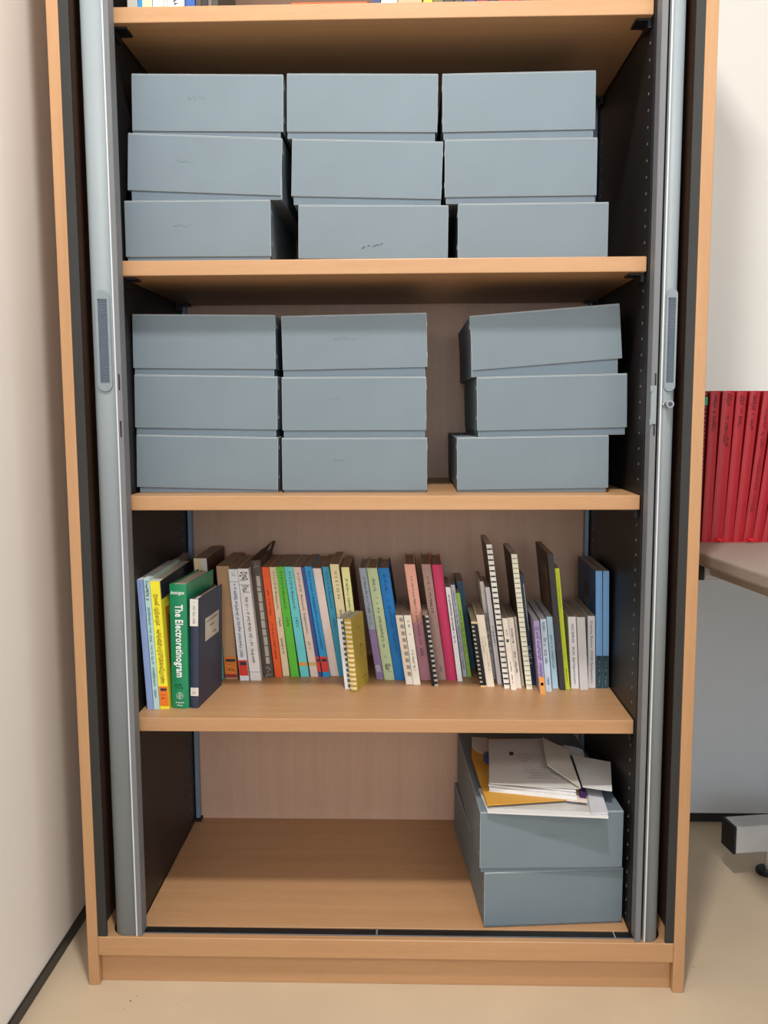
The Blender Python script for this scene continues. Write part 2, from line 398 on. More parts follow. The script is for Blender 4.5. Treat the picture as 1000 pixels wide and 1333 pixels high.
stack([(366.8,570,556.5,569.6),(366.6,491,555.4,490.2),(366,411.5,555.8,407)], .099, ZS[2], D1, labs('middle', shB, ('', '', '')), gB, 0, (5, 5, 9))
stack([(595,569.7,793,566.3),(620.8,491,817,486),(611.3,411.3,807,395)], .098, ZS[2], D1+.006, labs('right', shB, ('', ', shifted right', ', lid tilted')), gB, 0, (0, 0, 0))
# the dark scuff on the bottom box of the middle stack
mb = MB(); r = random.Random(3)
for px, py in ((474,321.5),(480,320),(487,320.5),(490,319),(493,319),(497,317.5),(472,323)):
    p = onY(px, py, .0772); mb.tube([(p.x-.0015, p.y, p.z-.0006), (p.x+.0003, p.y, p.z+.0009), (p.x+.0018, p.y, p.z)], .00035, 3)
o = mb.build('scuff', mat((50, 52, 58), .8))
host = [q for q in bpy.data.objects if q.get('label', '').endswith('dark scuff')][0]
o.parent = host; o.matrix_parent_inverse = Matrix.Translation(host.location).inverted()
# two large boxes on the cupboard floor
yawb = math.radians(5.0)
gC = 'large grey boxes on the cupboard floor'
a = onZ(631.8, 1208.8, ZB); a.x -= .0015; zmid = onY(631, 1134, a.y+.006).z; Wd = (onY(818, 1133, a.y+.02)-onY(633, 1134, a.y)).length
archive_box('Bottom large grey archive box on the cupboard floor', gC, .2400, .37, zmid-ZB, (a.x-.0006, a.y, ZB+.0004), 0, 0, yawb, 5, lidH=zmid-ZB-.004)
b = onY(625.6, 1057.6, a.y-.0015); 
archive_box('Upper large grey archive box on the cupboard floor, papers piled on it', gC, .2430, .37, b.z-zmid-.0006, (b.x, b.y, zmid+.001), 0, .004, math.radians(2.8), 6, lidH=.1, marks=12)
ZT = b.z+.0006

# ------------------------------------------------------------------ books
def cover_prof(T, D, t, hard):
    """U-shaped cross-section: spine at y=0, boards running back"""
    e = .0012 if hard else 0
    o = []
    if hard:
        n = 6; bulge = min(.0022, T*.12)
        for i in range(n+1): x = T*i/n; o.append((x, -bulge*math.sin(math.pi*i/n)))
    else: o = [(0, 0), (T, 0)]
    o += [(T, D), (T-t, D), (T-t, t*1.2), (t, t*1.2), (t, D), (0, D)]
    return o
BOOKS = []
def book(label, col, T, D, H, loc, shear=0, yaw=0, hard=False, page=None, deco=None, cat='book', name='book', group='books on the book shelf', rough=.5, lower=None, backcol=None, seed=0):
    o = empty(name, loc, label, cat, group, yaw)
    col = tuple(min(240, int(v*1.09+4)) for v in col)
    t = .0022 if hard else .0006; rc = .003 if hard else .0003
    T = max(T, .004)
    if T < .006: t = .0005
    c = MB(); prof = cover_prof(T, D, t, hard)
    # concave U prism: split in convex pieces
    c.box((0, t*1.2, 0), (t, D, H)); c.box((T-t, t*1.2, 0), (T, D, H))
    if hard:
        n = 6; bulge = min(.0022, T*.12); pts = [(T*i/n, -bulge*math.sin(math.pi*i/n)) for i in range(n+1)]+[(T, t*1.2), (0, t*1.2)]
        c.prism(pts, 0, H)
    else: bulge = 0; c.box((0, 0, 0), (T, t*1.2, H))
    c.shear(shear); m = mat(col, rough, 0, .05, 25)
    co = c.build('cover', m, o)
    if backcol:
        co.data.materials.append(mat(backcol, rough))
        for p in co.data.polygons:
            if abs(p.normal.x) > .5: p.material_index = 1
    pg = MB().box((t, t*1.2+.0002, rc), (T-t, D-rc, H-rc)); pg.shear(shear); pg.build('pages', page or PAGE, o)
    ctx = dict(T=T, D=D, H=H, o=o, sh=shear, bulge=bulge, co=co)
    if deco:
        for d in deco: d(ctx)
    BOOKS.append(o); return o
def sy(c): return -c['bulge']-.0005
def _add(c, mb, name, m, label=None):
    mb.shear(c['sh']); q = mb.build(name, m, c['o'])
    if label: q['label'] = label
    return q
def d_text(s, z0, z1, size, m=INK, bold=0., xc=.5):       # z as fractions from the top
    def f(c):
        mb = MB(); spine_text(mb, s, c['H']*(1-z0), c['T']*xc, size*c['T'], c['H']*(z1-z0), bold, sy(c)-.0004); _add(c, mb, 'lettering', m)
    return f
def d_flat(s, z, size, m=INK, bold=0., wd=.8):
    def f(c):
        mb = MB(); flat_text(mb, s, c['T']*(1-wd)/2, c['H']*(1-z), size, c['T']*wd, bold, sy(c)-.0004); _add(c, mb, 'lettering', m)
    return f
def d_scrawl(z0, z1, h, m=INK, seed=1, gap=.2, pitch=.0016, xc=.5):
    def f(c):
        mb = MB(); scrawl(mb, c['H']*(1-z0), c['H']*(1-z1), c['T']*xc, c['T']*h, sy(c)-.0003, seed, gap, pitch); _add(c, mb, 'lettering', m)
    return f
def d_band(z0, z1, col, name='sticker', x0=0.02, x1=.98, y=0, label=None):
    def f(c):
        mb = MB().box((c['T']*x0, sy(c)-.0002*0-y, c['H']*(1-z1)), (c['T']*x1, sy(c)+.0004+c['bulge']*.4, c['H']*(1-z0))); _add(c, mb, name, mat(col, .6), label)
    return f
def comb(ncol, col, n, x0=.15, x1=1.0, spinecol=None, w=.55, pcol=None, xr=None):
    """plastic comb binding: a rolled backbone with teeth reaching across the spine"""
    def f(c):
        T, H = c['T'], c['H']; mb = MB()
        r = T*.5
        if spinecol:
            mb2 = MB(); pts = [(T*x0*0+T*.5*(1-math.cos(math.pi*i/8)) * w, -.0012-T*.16*math.sin(math.pi*i/8)) for i in range(9)]+[(T*w, .0), (0, .0)]
            mb2.prism(pts, H*.015, H*.985); _add(c, mb2, 'binding_spine', mat(spinecol, .4))
        p = H/n
        for i in range(n):
            z = H*.985-(i+.5)*p*.97
            if xr:
                mb.box((T*xr[0], -.0015, z-p*.26), (T*xr[1], .0002, z+p*.26)); continue
            pts = [(T*.5-(T*.5)*math.cos(math.pi*k/6), -.0009-T*.17*math.sin(math.pi*k/6)) for k in range(7)]+[(T, .0), (0, .0)]
            mb.prism(pts, z-p*.24, z+p*.24)
        _add(c, mb, 'binding_comb', mat(col, .45))
    return f
def wire(col, n, r=.00045, double=True):
    def f(c):
        T, H = c['T'], c['H']; mb = MB()
        for i in range(n):
            z = H*(.985-.97*(i+.5)/n)
            for dz in ((-.0007, .0007) if double else (0,)):
                pts = [(T*.5-(T*.52)*math.cos(2*math.pi*k/12), .002-T*.36*math.sin(2*math.pi*k/12), z+dz+.0006*math.sin(2*math.pi*k/12)) for k in range(12)]
                mb.tube(pts, r, 4, True)
        _add(c, mb, 'wire_binding', mat(col, .35, .4))
    return f
ROW = []; ROW_RED = []; ROW_TOP = []
def fit_between(row, a, b, t0, t1, h, y0, D, thk=1.0, g=.0005):
    """keep each leaning book clear of the ones already standing to its left"""
    w0, w1 = b-a, t1-t0
    for (px, pT, psh, ph, py, pD, pb) in row:
        if py-pb > y0+D or y0-.003 > py+pD: continue
        m = min(ph, h)
        if a < px+pT+g: a = px+pT+g
        if (a+(t0-a)*m/h) < px+pT+psh*m+g: t0 = a+(px+pT+psh*m+g-a)*h/m
    b = max(b, a+w0*.72); t1 = max(t1, t0+w1*.8)
    T = (.45*(b-a)+.55*(t1-t0))*thk-.0003; sh = (t0-a)/h
    row.append((a, T+(.001 if g > .001 else 0), sh, h, y0, D, 0)); return a, T, sh
def place(label, col, bx0, by, bx1, tx0, ty, tx1, D=.15, y0=None, zf=None, yaw=0, H=None, thk=1.0, **k):
    zf = ZS[3] if zf is None else zf
    if y0 is None: A = onZ(bx0, by, zf); y0 = A.y
    else: A = onY(bx0, by, y0)
    B = onY(bx1, by, y0); T0 = onY(tx0, ty, y0); T1 = onY(tx1, ty, y0)
    h = T0.z-zf; D = min(D, .433-y0)
    if yaw == 0:
        xl, T, sh = fit_between(ROW, A.x, B.x, T0.x, T1.x, h, y0, D, thk, .0018 if k.get('name') == 'notebook' else .0005)
        return book(label, col, T, D, h, (xl, y0, zf+.0002), sh, 0, **k)
    T = ((B.x-A.x)+(T1.x-T0.x))/2*thk-.0003
    sh = ((T0.x+T1.x)-(A.x+B.x))/2/h
    xm = (A.x+B.x)/2
    return book(label, col, T, D, h, (xm-T/2*math.cos(yaw), y0, zf+.0002), sh, yaw, **k)
lb = 'book'
# --- group standing forward on the left
place('Thin periwinkle-blue booklet, leftmost book on the shelf', (128,148,192), 192,923.4,200.2, 178,755,186, D=.2, deco=[d_scrawl(.02,.3,.35,mat((170,185,220)),4)], page=PAGEW)
place('Thin pale aqua paperback between the periwinkle and yellow books', (165,196,196), 200.6,923.6,208, 186.8,753,194.5, D=.2, page=PAGEW, deco=[d_scrawl(.02,.16,.7,INK,5,.1,.003), d_scrawl(.22,.92,.45,mat((80,130,140)),6,.15,.0022)])
def yell_cover(c):
    mb = MB().box((c['T']-.0002, .004, c['H']*.86), (c['T']+.0006, c['D']-.001, c['H']*.999)); _add(c, mb, 'cover_panel', mat((28, 38, 62), .4), 'dark navy band across the top of the cover')
    mb = MB().box((c['T']-.0002, .02, c['H']*.3), (c['T']+.0006, c['D']-.02, c['H']*.78)); _add(c, mb, 'cover_picture', mat((196, 128, 30), .5), 'orange panel on the cover')
place('Yellow paperback with an orange library sticker, beside the green hardback', (232,205,50), 208.3,923,221, 194.6,757,207.6, D=.21, page=PAGEW,
      deco=[yell_cover, d_scrawl(.1,.8,.55,mat((150,130,40)),8,.12,.0028), d_band(.82,.975,(232,120,40)), d_text('1', .835,.855,.9,INK,.03), d_scrawl(.885,.915,.8,INK,3,.1,.0014)])
def green_deco(c):
    T, H = c['T'], c['H']
    mb = MB(); pts = [(T*.5+T*.19*math.cos(2*math.pi*i/16), sy(c)-.0003, H*.105+T*.19*math.sin(2*math.pi*i/16)) for i in range(16)]; mb.tube(pts, .0003, 4, True)
    mb.tube([(T*.5-T*.1, sy(c)-.0003, H*.105), (T*.5, sy(c)-.0003, H*.105+T*.11), (T*.5+T*.1, sy(c)-.0003, H*.105), (T*.5, sy(c)-.0003, H*.105-T*.11)], .0004, 4, True)
    mb.tube([(T*.5, sy(c)-.0003, H*.08), (T*.5, sy(c)-.0003, H*.13)], .0004, 4)
    _add(c, mb, 'publisher_emblem', INKW)
place('Thick green hardback titled The Electroretinogram in white', (26,118,78), 225,921.5,246, 219.8,760.5,243.8, D=.145, yaw=-.10, hard=True, page=PAGE, rough=.35,
      deco=[d_text('The Electroretinogram', .16,.745,.64,INKW,.026,.54), d_flat('Armington', .078,.0088,INKW,.02,.80), green_deco,
            d_flat('Academic', .955,.0042,INKW,.015,.5), d_flat('Press', .978,.0042,INKW,.015,.32), d_scrawl(.80,.835,.5,mat((12,60,44)),9,.1,.0018)])
def navy_deco(c):
    T, H, D = c['T'], c['H'], c['D']
    mb = MB().box((T-.0002, D*.28, H*.565), (T+.0006, D*.84, H*.775)); _add(c, mb, 'title_label', mat((196,190,178), .7))
    mb = MB(); r = random.Random(4)
    for row, (z, n) in enumerate(((.735, 9), (.68, 4), (.60, 3))):
        for i in range(n):
            y = D*(.33+.05*i+(.12 if row == 1 else 0)+(.25 if row == 2 else 0)); mb.box((T+.0006, y, H*z), (T+.0009, y+D*.03, H*z+.0016+.001*r.random()))
    _add(c, mb, 'lettering', INK)
place('Navy hardback with white paper labels, right of the thick green hardback', (40,46,66), 247.8,921.5,258.6, 247.8,779.5,259, D=.132, yaw=-.10, hard=True, page=PAGE,
      deco=[d_band(.0,.245,(214,210,204),'spine_label',0,1,.0002), d_scrawl(.03,.22,.35,INK,3,.1,.0015), d_band(.81,.885,(214,210,204),'shelf_label',.1,1.05,.0002), d_scrawl(.82,.87,.5,mat((150,60,60)),3,.1,.0013), navy_deco])
# --- taller books behind that group
place('Tall grey-spined volume behind the yellow paperback at the left', (150,146,142), 231,885,236, 223.5,730,229.5, D=.10, y0=.30, page=PAGED)
place('Thin navy volume standing behind the green hardback', (30,38,58), 238,885,243, 230,738,236, D=.10, y0=.30, page=PAGED, hard=True)
place('Beige and white paperback with large dark lettering, behind the green hardback', (206,184,148), 264,882,280, 252,727,270, D=.16, y0=.27, page=PAGED,
      deco=[d_band(0,1,(214,212,206),'spine_band',.62,1.0), d_scrawl(.1,.3,.55,INK,7,.1,.005)], backcol=(88,62,54))
place('Thin teal and white booklet standing low beside the brown volume', (90,150,150), 286.5,884,293, 284,836,288.5, D=.13, page=PAGEW)
place('Broad tan volume with an orange library sticker, left of the white paperbacks', (166,132,98), 293.5,884,312.5, 271,737,289, D=.165, page=PAGED,
      deco=[d_band(.80,.955,(226,128,48)), d_text('1', .82,.845,1.0,INK,.04), d_scrawl(.865,.93,.7,INK,3,.1,.0022), d_band(.955,.985,(160,50,50),'red_band')])
place('White paperback with a red library sticker at the foot of its spine', (206,208,212), 312.8,886,326, 288.3,741,302, D=.16, page=PAGED,
      deco=[d_scrawl(.13,.8,.35,INKB,11,.1,.002), d_band(.11,.114,(130,130,130),'rule'), d_scrawl(.03,.06,.5,mat((130,150,160)),3,.1,.001), d_band(.815,.955,(214,62,44)), d_text('1', .83,.86,.9,INK,.04)])
place('White paperback with dark print, between a red-stickered and a dark brown spine', (208,206,204), 326.4,886,343, 303,740.5,318, D=.155, page=PAGED,
      deco=[d_scrawl(.03,.1,.8,INK,12,.2,.003), d_band(.14,.144,(130,130,130),'rule'), d_scrawl(.15,.21,.7,INK,13,.2,.003), d_scrawl(.24,.84,.3,INK,14,.15,.002), d_band(.92,.924,(150,150,150),'rule')])
def jacket(c):
    T, H, D = c['T'], c['H'], c['D']; mb = MB()
    mb.slab([(T*.1, 0, H+.0002), (T*1.0, .01, H+.0002), (T*1.3, D*.9, H+.018), (T*.9, D, H+.012)], .0006); mb.slab([(T*1.05, D*.5, H-.01), (T*1.2, D*.55, H-.012), (T*1.5, D*.98, H+.016), (T*1.3, D*.9, H+.018)], .0006)
    _add(c, mb, 'torn_wrapper', mat((52, 42, 40), .5))
def brn_blocks(c):
    T, H = c['T'], c['H']; mb = MB(); r = random.Random(2); z = H*.87
    while z > H*.14:
        l = H*(.03+.06*r.random()); x = T*(.42+.04*r.random()); mb.box((x, sy(c)-.0002, z-l), (x+T*.36, sy(c)+.0002, z)); z -= l+H*.008
    _add(c, mb, 'title_block', mat((176,170,160), .7))
    mb = MB()
    for i in range(14): x = T*(.15+.6*r.random()); z = H*(.01+.08*r.random()); mb.box((x, sy(c)-.0002, z), (x+T*.12, sy(c), z+.0015))
    for i in range(8): x = T*(.2+.5*r.random()); z = H*(.92+.06*r.random()); mb.box((x, sy(c)-.0002, z), (x+T*.15, sy(c), z+.0015))
    _add(c, mb, 'scuff', mat((160,150,140), .7))
place('Dark brown worn volume with a torn wrapper and pale title blocks', (74,64,56), 343.5,882,358, 317,729.5,333, D=.15, hard=True, page=PAGED, deco=[brn_blocks, jacket])
VT = 'VISION  Research'
def vis(yr, m=INK, a=.04, b=.5): return [d_text('V I S I O N', a,a+.16,.42,m), d_text('Research', a+.18,a+.34,.4,m), d_text(yr, a+.42,a+.5,.4,m)]
place('Orange-red journal volume right of the worn dark brown one', (228,84,34), 358.3,881,368.3, 333.2,738.4,344, D=.15, page=PAGED, deco=[d_scrawl(.2,.45,.3,mat((150,40,20)),21), d_scrawl(.5,.85,.35,mat((120,40,24)),22)])
place('Beige journal volume between the orange-red and bright green ones', (206,190,158), 368.6,880,378.8, 344.5,738.4,354.3, D=.15, page=PAGED, deco=vis('1969')+[d_scrawl(.65,.8,.3,INK,23)])
place('Bright green journal volume left of the cyan one', (84,176,52), 379,881,391.3, 354.8,738,366.4, D=.15, page=PAGED, deco=vis('1970'))
place('Cyan journal volume with a narrow orange strip near its foot', (96,190,196), 391.7,881,404.5, 367,738,379.4, D=.15, page=PAGED, deco=vis('1971')+[d_band(.865,.9,(224,160,80))])
place('Pinkish beige journal volume right of the cyan one', (206,188,176), 404.8,881,415, 380,738.4,391.5, D=.15, page=PAGED, deco=[d_text('V I S I O N', .05,.22,.4,INK), d_text('Research  Supplement', .25,.6,.36,INK), d_scrawl(.68,.74,.3,INKB,2), d_band(.865,.9,(214,180,120))])
RS = [d_band(.815,.955,(222,68,52)), d_text('1', .835,.86,.9,INK,.04)]
place('Thin violet-blue volume with a red sticker', (52,72,140), 415.2,881,420.4, 392,739,395.8, D=.15, page=PAGED, deco=RS)
place('Sky-blue journal volume with a red library sticker', (36,140,196), 420.8,881,430, 396,737.6,405.8, D=.15, page=PAGED, deco=RS+[d_scrawl(.04,.75,.3,mat((20,70,130)),24,.1,.0018)])
place('Blank pinkish-white paperback between two blue spines', (216,200,192), 430.4,880,440.5, 406.6,740,418.8, D=.15, page=PAGED)
place('Teal-blue journal volume right of the blank pinkish-white paperback', (48,142,174), 441,880.4,449.6, 419.2,738,428.8, D=.15, page=PAGED, deco=vis('1972', mat((20,60,90))))
place('Cream-yellow volume with spaced capitals, behind the olive notebook', (214,202,158), 449.9,882,461, 429.2,734.6,441.5, D=.15, page=PAGED, deco=[d_text('V I S I O N', .06,.3,.4,mat((90,90,40))), d_scrawl(.4,.9,.3,INK,8)])
place('Pale yellow paperback with a brown back cover, behind the olive notebook', (224,214,150), 461.5,883,472, 444.2,738.6,454.6, D=.14, page=PAGED, backcol=(112,78,52), deco=[d_scrawl(.08,.5,.35,INK,31,.15,.002)])
place('White comb-bound booklet in front of the cream-yellow volume', (206,208,210), 449.6,897,456.6, 438.2,806,446.6, D=.066, yaw=-.2, page=PAGEW, deco=[comb(0,(84,92,86),13,xr=(.62,1.0))])
def olive(c):
    T, H, D = c['T'], c['H'], c['D']; mb = MB(); mb.tube([(T+.0004, D*.62+.008*math.cos(i*math.pi/8), H*.5+.012*math.sin(i*math.pi/8)) for i in range(16)], .0002, 3, True)
    for z, n in ((.82, 8), (.12, 14)):
        for i in range(n): mb.box((T+.0003, D*(.45+.028*i), H*z), (T+.0006, D*(.465+.028*i), H*z+.0008))
    mb.box((T+.0003, D*.6, H*.56), (T+.0007, D*.64, H*.58)); _add(c, mb, 'lettering', mat((90, 80, 30)))
place('Olive-yellow comb-bound notebook standing forward, its cover showing', (168,146,52), 456.8,900,465.8, 447,806,457, D=.070, yaw=-.26, page=PAGE, deco=[comb(0,(226,206,160),15), olive], name='notebook', cat='notebook')
place('Blue-grey and lilac hardback with a white publisher mark', (138,150,164), 490.6,884,500.3, 467.2,739.4,476.9, D=.12, hard=True, page=PAGED,
      deco=[d_band(.55,.995,(136,116,162),'lilac_spine_half',0.03,.97,-.0002), d_scrawl(.08,.5,.35,mat((60,70,90)),41), d_scrawl(.87,.93,.7,INKW,42,.1,.002)])
place('Pale sage-green hardback between two blue-toned hardbacks', (168,184,146), 500.7,885,514, 477.4,739.4,491.2, D=.12, hard=True, page=PAGED, deco=[d_scrawl(.08,.2,.3,mat((90,110,90)),43), d_scrawl(.26,.7,.28,mat((90,100,70)),44), d_scrawl(.78,.8,.3,INK,45), d_scrawl(.85,.92,.6,mat((80,90,70)),46)], backcol=(180,180,90))
place('Strong blue hardback to the right of the pale sage-green one', (22,110,180), 514.5,885,526, 492,739.4,508.8, D=.12, hard=True, page=PAGED, backcol=(26,30,64), deco=[d_scrawl(.05,.75,.3,mat((18,80,140)),47)])
place('Beige comb-bound booklet with a stained spine', (206,194,176), 526.5,891.5,537.6, 514.2,801,525.4, D=.12, page=PAGED, deco=[comb(0,(150,144,140),10,xr=(.45,.9)), d_band(.88,.99,(226,222,216),'comb_end',.1,1.,.0014)])
place('Cream paperback with small print between the beige comb-bound booklet and a salmon spine', (222,214,202), 538,891.5,548.4, 525.6,801,534.6, D=.12, page=PAGED, deco=[d_scrawl(.08,.33,.4,INK,48,.4,.003), d_scrawl(.48,.8,.3,INK,49,.2,.0022)])
def salmon(c): pass
place('Tall salmon-pink hardback, leftmost of the pink hardbacks', (216,160,142), 541.5,885,558.4, 524.4,734.6,541.7, D=.135, hard=True, page=PAGED, backcol=(120,40,50), deco=[d_band(.5,.995,(208,148,162),"faded_lower_spine",0.03,.97,-.0002), d_scrawl(.1,.7,.2,mat((110,70,70)),50), d_scrawl(.72,.8,.3,INKB,51)])
place('Black comb-bound booklet in front of the salmon-pink hardback', (24,24,26), 559.3,893,569.8, 547,801,558, D=.1, page=PAGE, deco=[d_band(0.0,1,(196,192,184),'page_edge',.45,1.02,.0004), comb(0,(22,22,24),14,spinecol=(22,22,24),w=.5)])
place('Grey-mauve hardback with small dark lettering', (158,128,122), 569.3,885,581.6, 548.6,734.6,560.8, D=.135, hard=True, page=PAGED, deco=[d_scrawl(.1,.42,.3,INK,52), d_scrawl(.88,.92,.3,INKB,53)], backcol=(96,50,60))
place('Magenta hardback beside the grey-mauve one', (184,48,92), 582,885.4,595.6, 562,735,574.8, D=.135, hard=True, page=PAGED, backcol=(96,34,56))
place('Narrow white paperback with a long printed spine, right of the magenta hardback', (210,210,212), 596,887,602.6, 580,764.6,586.6, D=.11, page=PAGED, deco=[d_scrawl(.08,.6,.45,INK,54)])
place('Lilac-white journal with dense print, left of the lime-green booklet', (186,188,200), 603,881,608.5, 586.8,761.4,592, D=.045, page=PAGED, deco=[d_scrawl(.05,.95,.5,mat((100,100,130)),55)])
place('Lime-green booklet among narrow white journals', (140,180,76), 608.8,881,613.6, 592.6,772,599, D=.045, page=PAGED, deco=[d_scrawl(.2,.85,.35,mat((60,80,40)),56,.3,.003)])
place('Slate-blue volume leaning behind the lime-green booklet', (50,88,112), 611,872,618, 594,756.7,604, D=.09, y0=.335, page=PAGED)
place('Thick black comb-bound booklet with cream ends, left of a cream paperback', (22,22,24), 614.8,894,625.6, 605.8,809,616, D=.12, page=PAGE, deco=[d_band(0.04,.97,(200,196,186),'page_edge',0,.42,.0004), comb(0,(20,20,22),15,spinecol=None), d_band(.035,.975,(24,24,26),'binding_cover',.42,1,.0016), d_band(0.0,.035,(226,206,160),'cream_cap',.0,1,.0017), d_band(.975,1,(226,196,150),'cream_cap',.0,1,.0017)])
place('Broad cream paperback with two lines of print, right of the thick black comb binding', (218,208,192), 627.2,894,640, 617,800.5,630.6, D=.12, page=PAGED, deco=[d_scrawl(.28,.8,.12,INK,57,.3,.0016,.65), d_scrawl(.3,.55,.14,INK,58,.4,.0016,.3)])
place('Slim pale booklet with large capitals, rising above the cream paperback', (200,196,190), 640.5,884,645.6, 624.8,757,629.6, D=.11, page=PAGED, deco=[d_scrawl(.3,.72,.8,INK,59,.25,.004)])
place('White printed booklet, just left of the tall black-ringed notebook', (206,206,212), 645.9,891,651.8, 632,764.5,639.2, D=.11, page=PAGED, deco=[d_scrawl(.4,.6,.5,INK,60)])
place('Tall wire-bound notebook with thick black rings, tallest on the shelf', (222,218,210), 654,896.5,661.8, 632,708.8,641.8, D=.13, page=PAGEW, backcol=(90,66,56), deco=[wire((46,46,52),26,.0006)], name='notebook', cat='notebook')
place('Cream paperback with a small round emblem, right of the tall black-ringed notebook', (218,210,198), 662.6,898.5,671.6, 652.6,805,661.4, D=.13, page=PAGED, deco=[d_scrawl(.16,.24,.3,INK,61), d_band(.29,.33,(70,90,96),'round_emblem',.25,.75), d_scrawl(.6,.9,.25,INK,62)])
place('Cream paperback with a handwritten spine, second right of the tall black-ringed notebook', (214,206,194), 671.6,896,679, 661,804,668.8, D=.13, page=PAGED, deco=[d_scrawl(.15,.35,.4,INK,63), d_scrawl(.48,.85,.4,INK,64,.3,.0028)])
place('Narrow blank cream booklet left of the cream-ringed notebook', (208,198,186), 679.6,893,683.4, 669.2,803,672, D=.12, page=PAGED)
place('Tall wire-bound notebook with cream spine and thin rings', (226,218,196), 685.4,897.5,692.6, 656.4,721.6,667, D=.14, page=PAGEW, backcol=(84,66,56), deco=[wire((66,58,54),27,.00045,False)], name='notebook', cat='notebook')
place('Dark navy paperback with a torn white strip, right of the cream-ringed notebook', (34,56,82), 691,892,695, 673,748,685, D=.12, page=PAGED, thk=.9, deco=[d_band(.08,.5,(190,184,170),'white_strip',.72,.9), d_scrawl(.62,.8,.6,INKW,66,.3,.004)])
place('Slim purple and orange booklet, its foot bright orange', (150,138,180), 702.6,904,710.4, 694.7,808,702.4, D=.16, page=PAGEW, deco=[d_scrawl(.06,.75,.7,mat((80,66,120)),67,.1,.003), d_band(.76,1,(232,164,80),'orange_foot'), d_band(.84,.88,(120,50,30),'emblem',.25,.75)])
place('Pale blue booklet with handwriting, right of the purple and orange booklet', (178,196,208), 710.8,900.5,719.2, 703,806,711, D=.16, page=PAGEW, deco=[d_text('ISCERG', .04,.16,.5,INK), d_scrawl(.26,.6,.5,mat((70,90,110)),68,.2,.0028), d_text('1969', .8,.9,.5,INKB)])
place('Light blue booklet with faint print, left of the tall dark book', (166,194,212), 719.6,896.5,727, 711.6,803,719.6, D=.15, page=PAGEW, deco=[d_scrawl(.25,.75,.35,mat((80,120,130)),69)])
def darkcov(c):
    H, D = c['H'], c['D']; mb = MB().box((-.0005, D*.25, H*.55), (0.0001, D*.8, H*.9)); _add(c, mb, 'cover_picture', mat((120,92,72), .5, 0, .5, 40))
    mb = MB().box((-.0005, D*.1, H*.3), (0.0001, D*.55, H*.48)); _add(c, mb, 'cover_picture', mat((112,110,112), .5, 0, .4, 40))
place('Tall dark book showing its brown picture cover', (46,46,50), 729.6,898.5,735.8, 712.9,721,721.5, D=.155, page=PAGED, backcol=(74,58,50), deco=[darkcov, d_scrawl(.6,.7,.6,mat((110,90,110)),70)])
place('Yellow-green booklet beside the tall dark book', (176,190,40), 736.2,897.6,740.8, 722.4,739.8,730.6, D=.14, page=PAGED, thk=.92, deco=[d_scrawl(.1,.35,.25,mat((90,100,20)),71), d_scrawl(.82,.93,.3,INK,72)])
HW = mat((84, 78, 92), .7)
place('White book with a handwritten spine, right of the yellow-green booklet', (206,206,210), 744,896.5,754, 739.6,803,749.8, D=.15, page=PAGED, deco=[d_text('ISCERG  Xth Symposium', .1,.93,.42,HW)])
place('Blank light grey book between two white books with handwritten spines', (190,190,192), 755.6,898,765.2, 751.2,803.5,763.6, D=.15, page=PAGED, thk=.95)
place('White book with a handwritten spine, touching the two blue volumes', (204,204,206), 766,895.5,775.3, 765.2,802,775, D=.15, page=PAGED, deco=[d_text('Duplex Retina  XIVth Symposium', .07,.93,.4,HW)])
def bluecov(c):
    H, D = c['H'], c['D']
    for z0, z1 in ((.72, .84), (.64, .70), (.30, .62)):
        mb = MB().box((-.0005, D*.38, H*z0), (.0001, D*.60, H*z1)); _add(c, mb, 'cover_picture', mat((44,44,66) if z0 > .7 else (96,100,120), .5, 0, .3, 60))
for i, (bx0, bx1, tx0, tx1, l) in enumerate(((776, 784.2, 775.6, 784.6, 'Blue volume showing its cover, left one of the pair at the right end'), (784.8, 792.6, 785.2, 793.4, 'Blue volume, rightmost book on the shelf'))):
    place(l, (110,160,212), bx0,896,bx1, tx0,743.5,tx1, D=.17, page=PAGED, backcol=(38,74,120), group='pair of blue volumes',
          deco=[d_band(.72,1.0,(48,76,84),'dark_foot'), d_band(.02,.98,(150,190,228),'spine_stripe',.42,.5), d_scrawl(.76,.97,.25,mat((170,190,190)),80, .3)]+([bluecov] if i == 0 else []))

# ------------------------------------------------------------------ things on the top shelf
zt = ZS[0]; gT = 'books on the top shelf'
def tb(label, col, x0, x1, y0=.06, H=.2, lean=0, D=.15, **k):
    A = onY(x0, 8, y0); B = onY(x1, 8, y0)
    xl, T, sh = fit_between(ROW_TOP, A.x, B.x, A.x+lean*H, B.x+lean*H, H, y0, D)
    return book(label, col, T, D, H, (xl, y0, zt+.0003), sh, group=gT, **k)
tb('Grey paperback at the left end of the top shelf', (150,150,146), 166,179.5)
tb('Blue book with a pale sticker on the top shelf', (30,120,176), 180,199, deco=[d_band(.86,1,(214,206,170),'sticker',.3,.98)])
tb('Narrow white book beside the blue book on the top shelf', (206,204,200), 199.4,209)
tb('White book with faded print on the top shelf', (210,208,202), 209.5,217.5, deco=[d_scrawl(.8,.98,.4,mat((160,150,120)),5)])
tb('Broad white book with dark marks on the top shelf', (212,212,212), 218,240, deco=[d_scrawl(.86,.97,.4,INK,5,.4,.004)])
tb('Royal blue book on the top shelf', (40,80,150), 242,254)
tb('Dark brown book right of the royal blue book on the top shelf', (66,56,50), 255,262)
tb('Black-brown book second right of the royal blue book on the top shelf', (40,34,32), 262.4,271)
tb('Grey-brown thin book on the top shelf', (100,88,80), 271.4,276)
tb('Dark olive book on the top shelf', (60,60,50), 276.4,284)
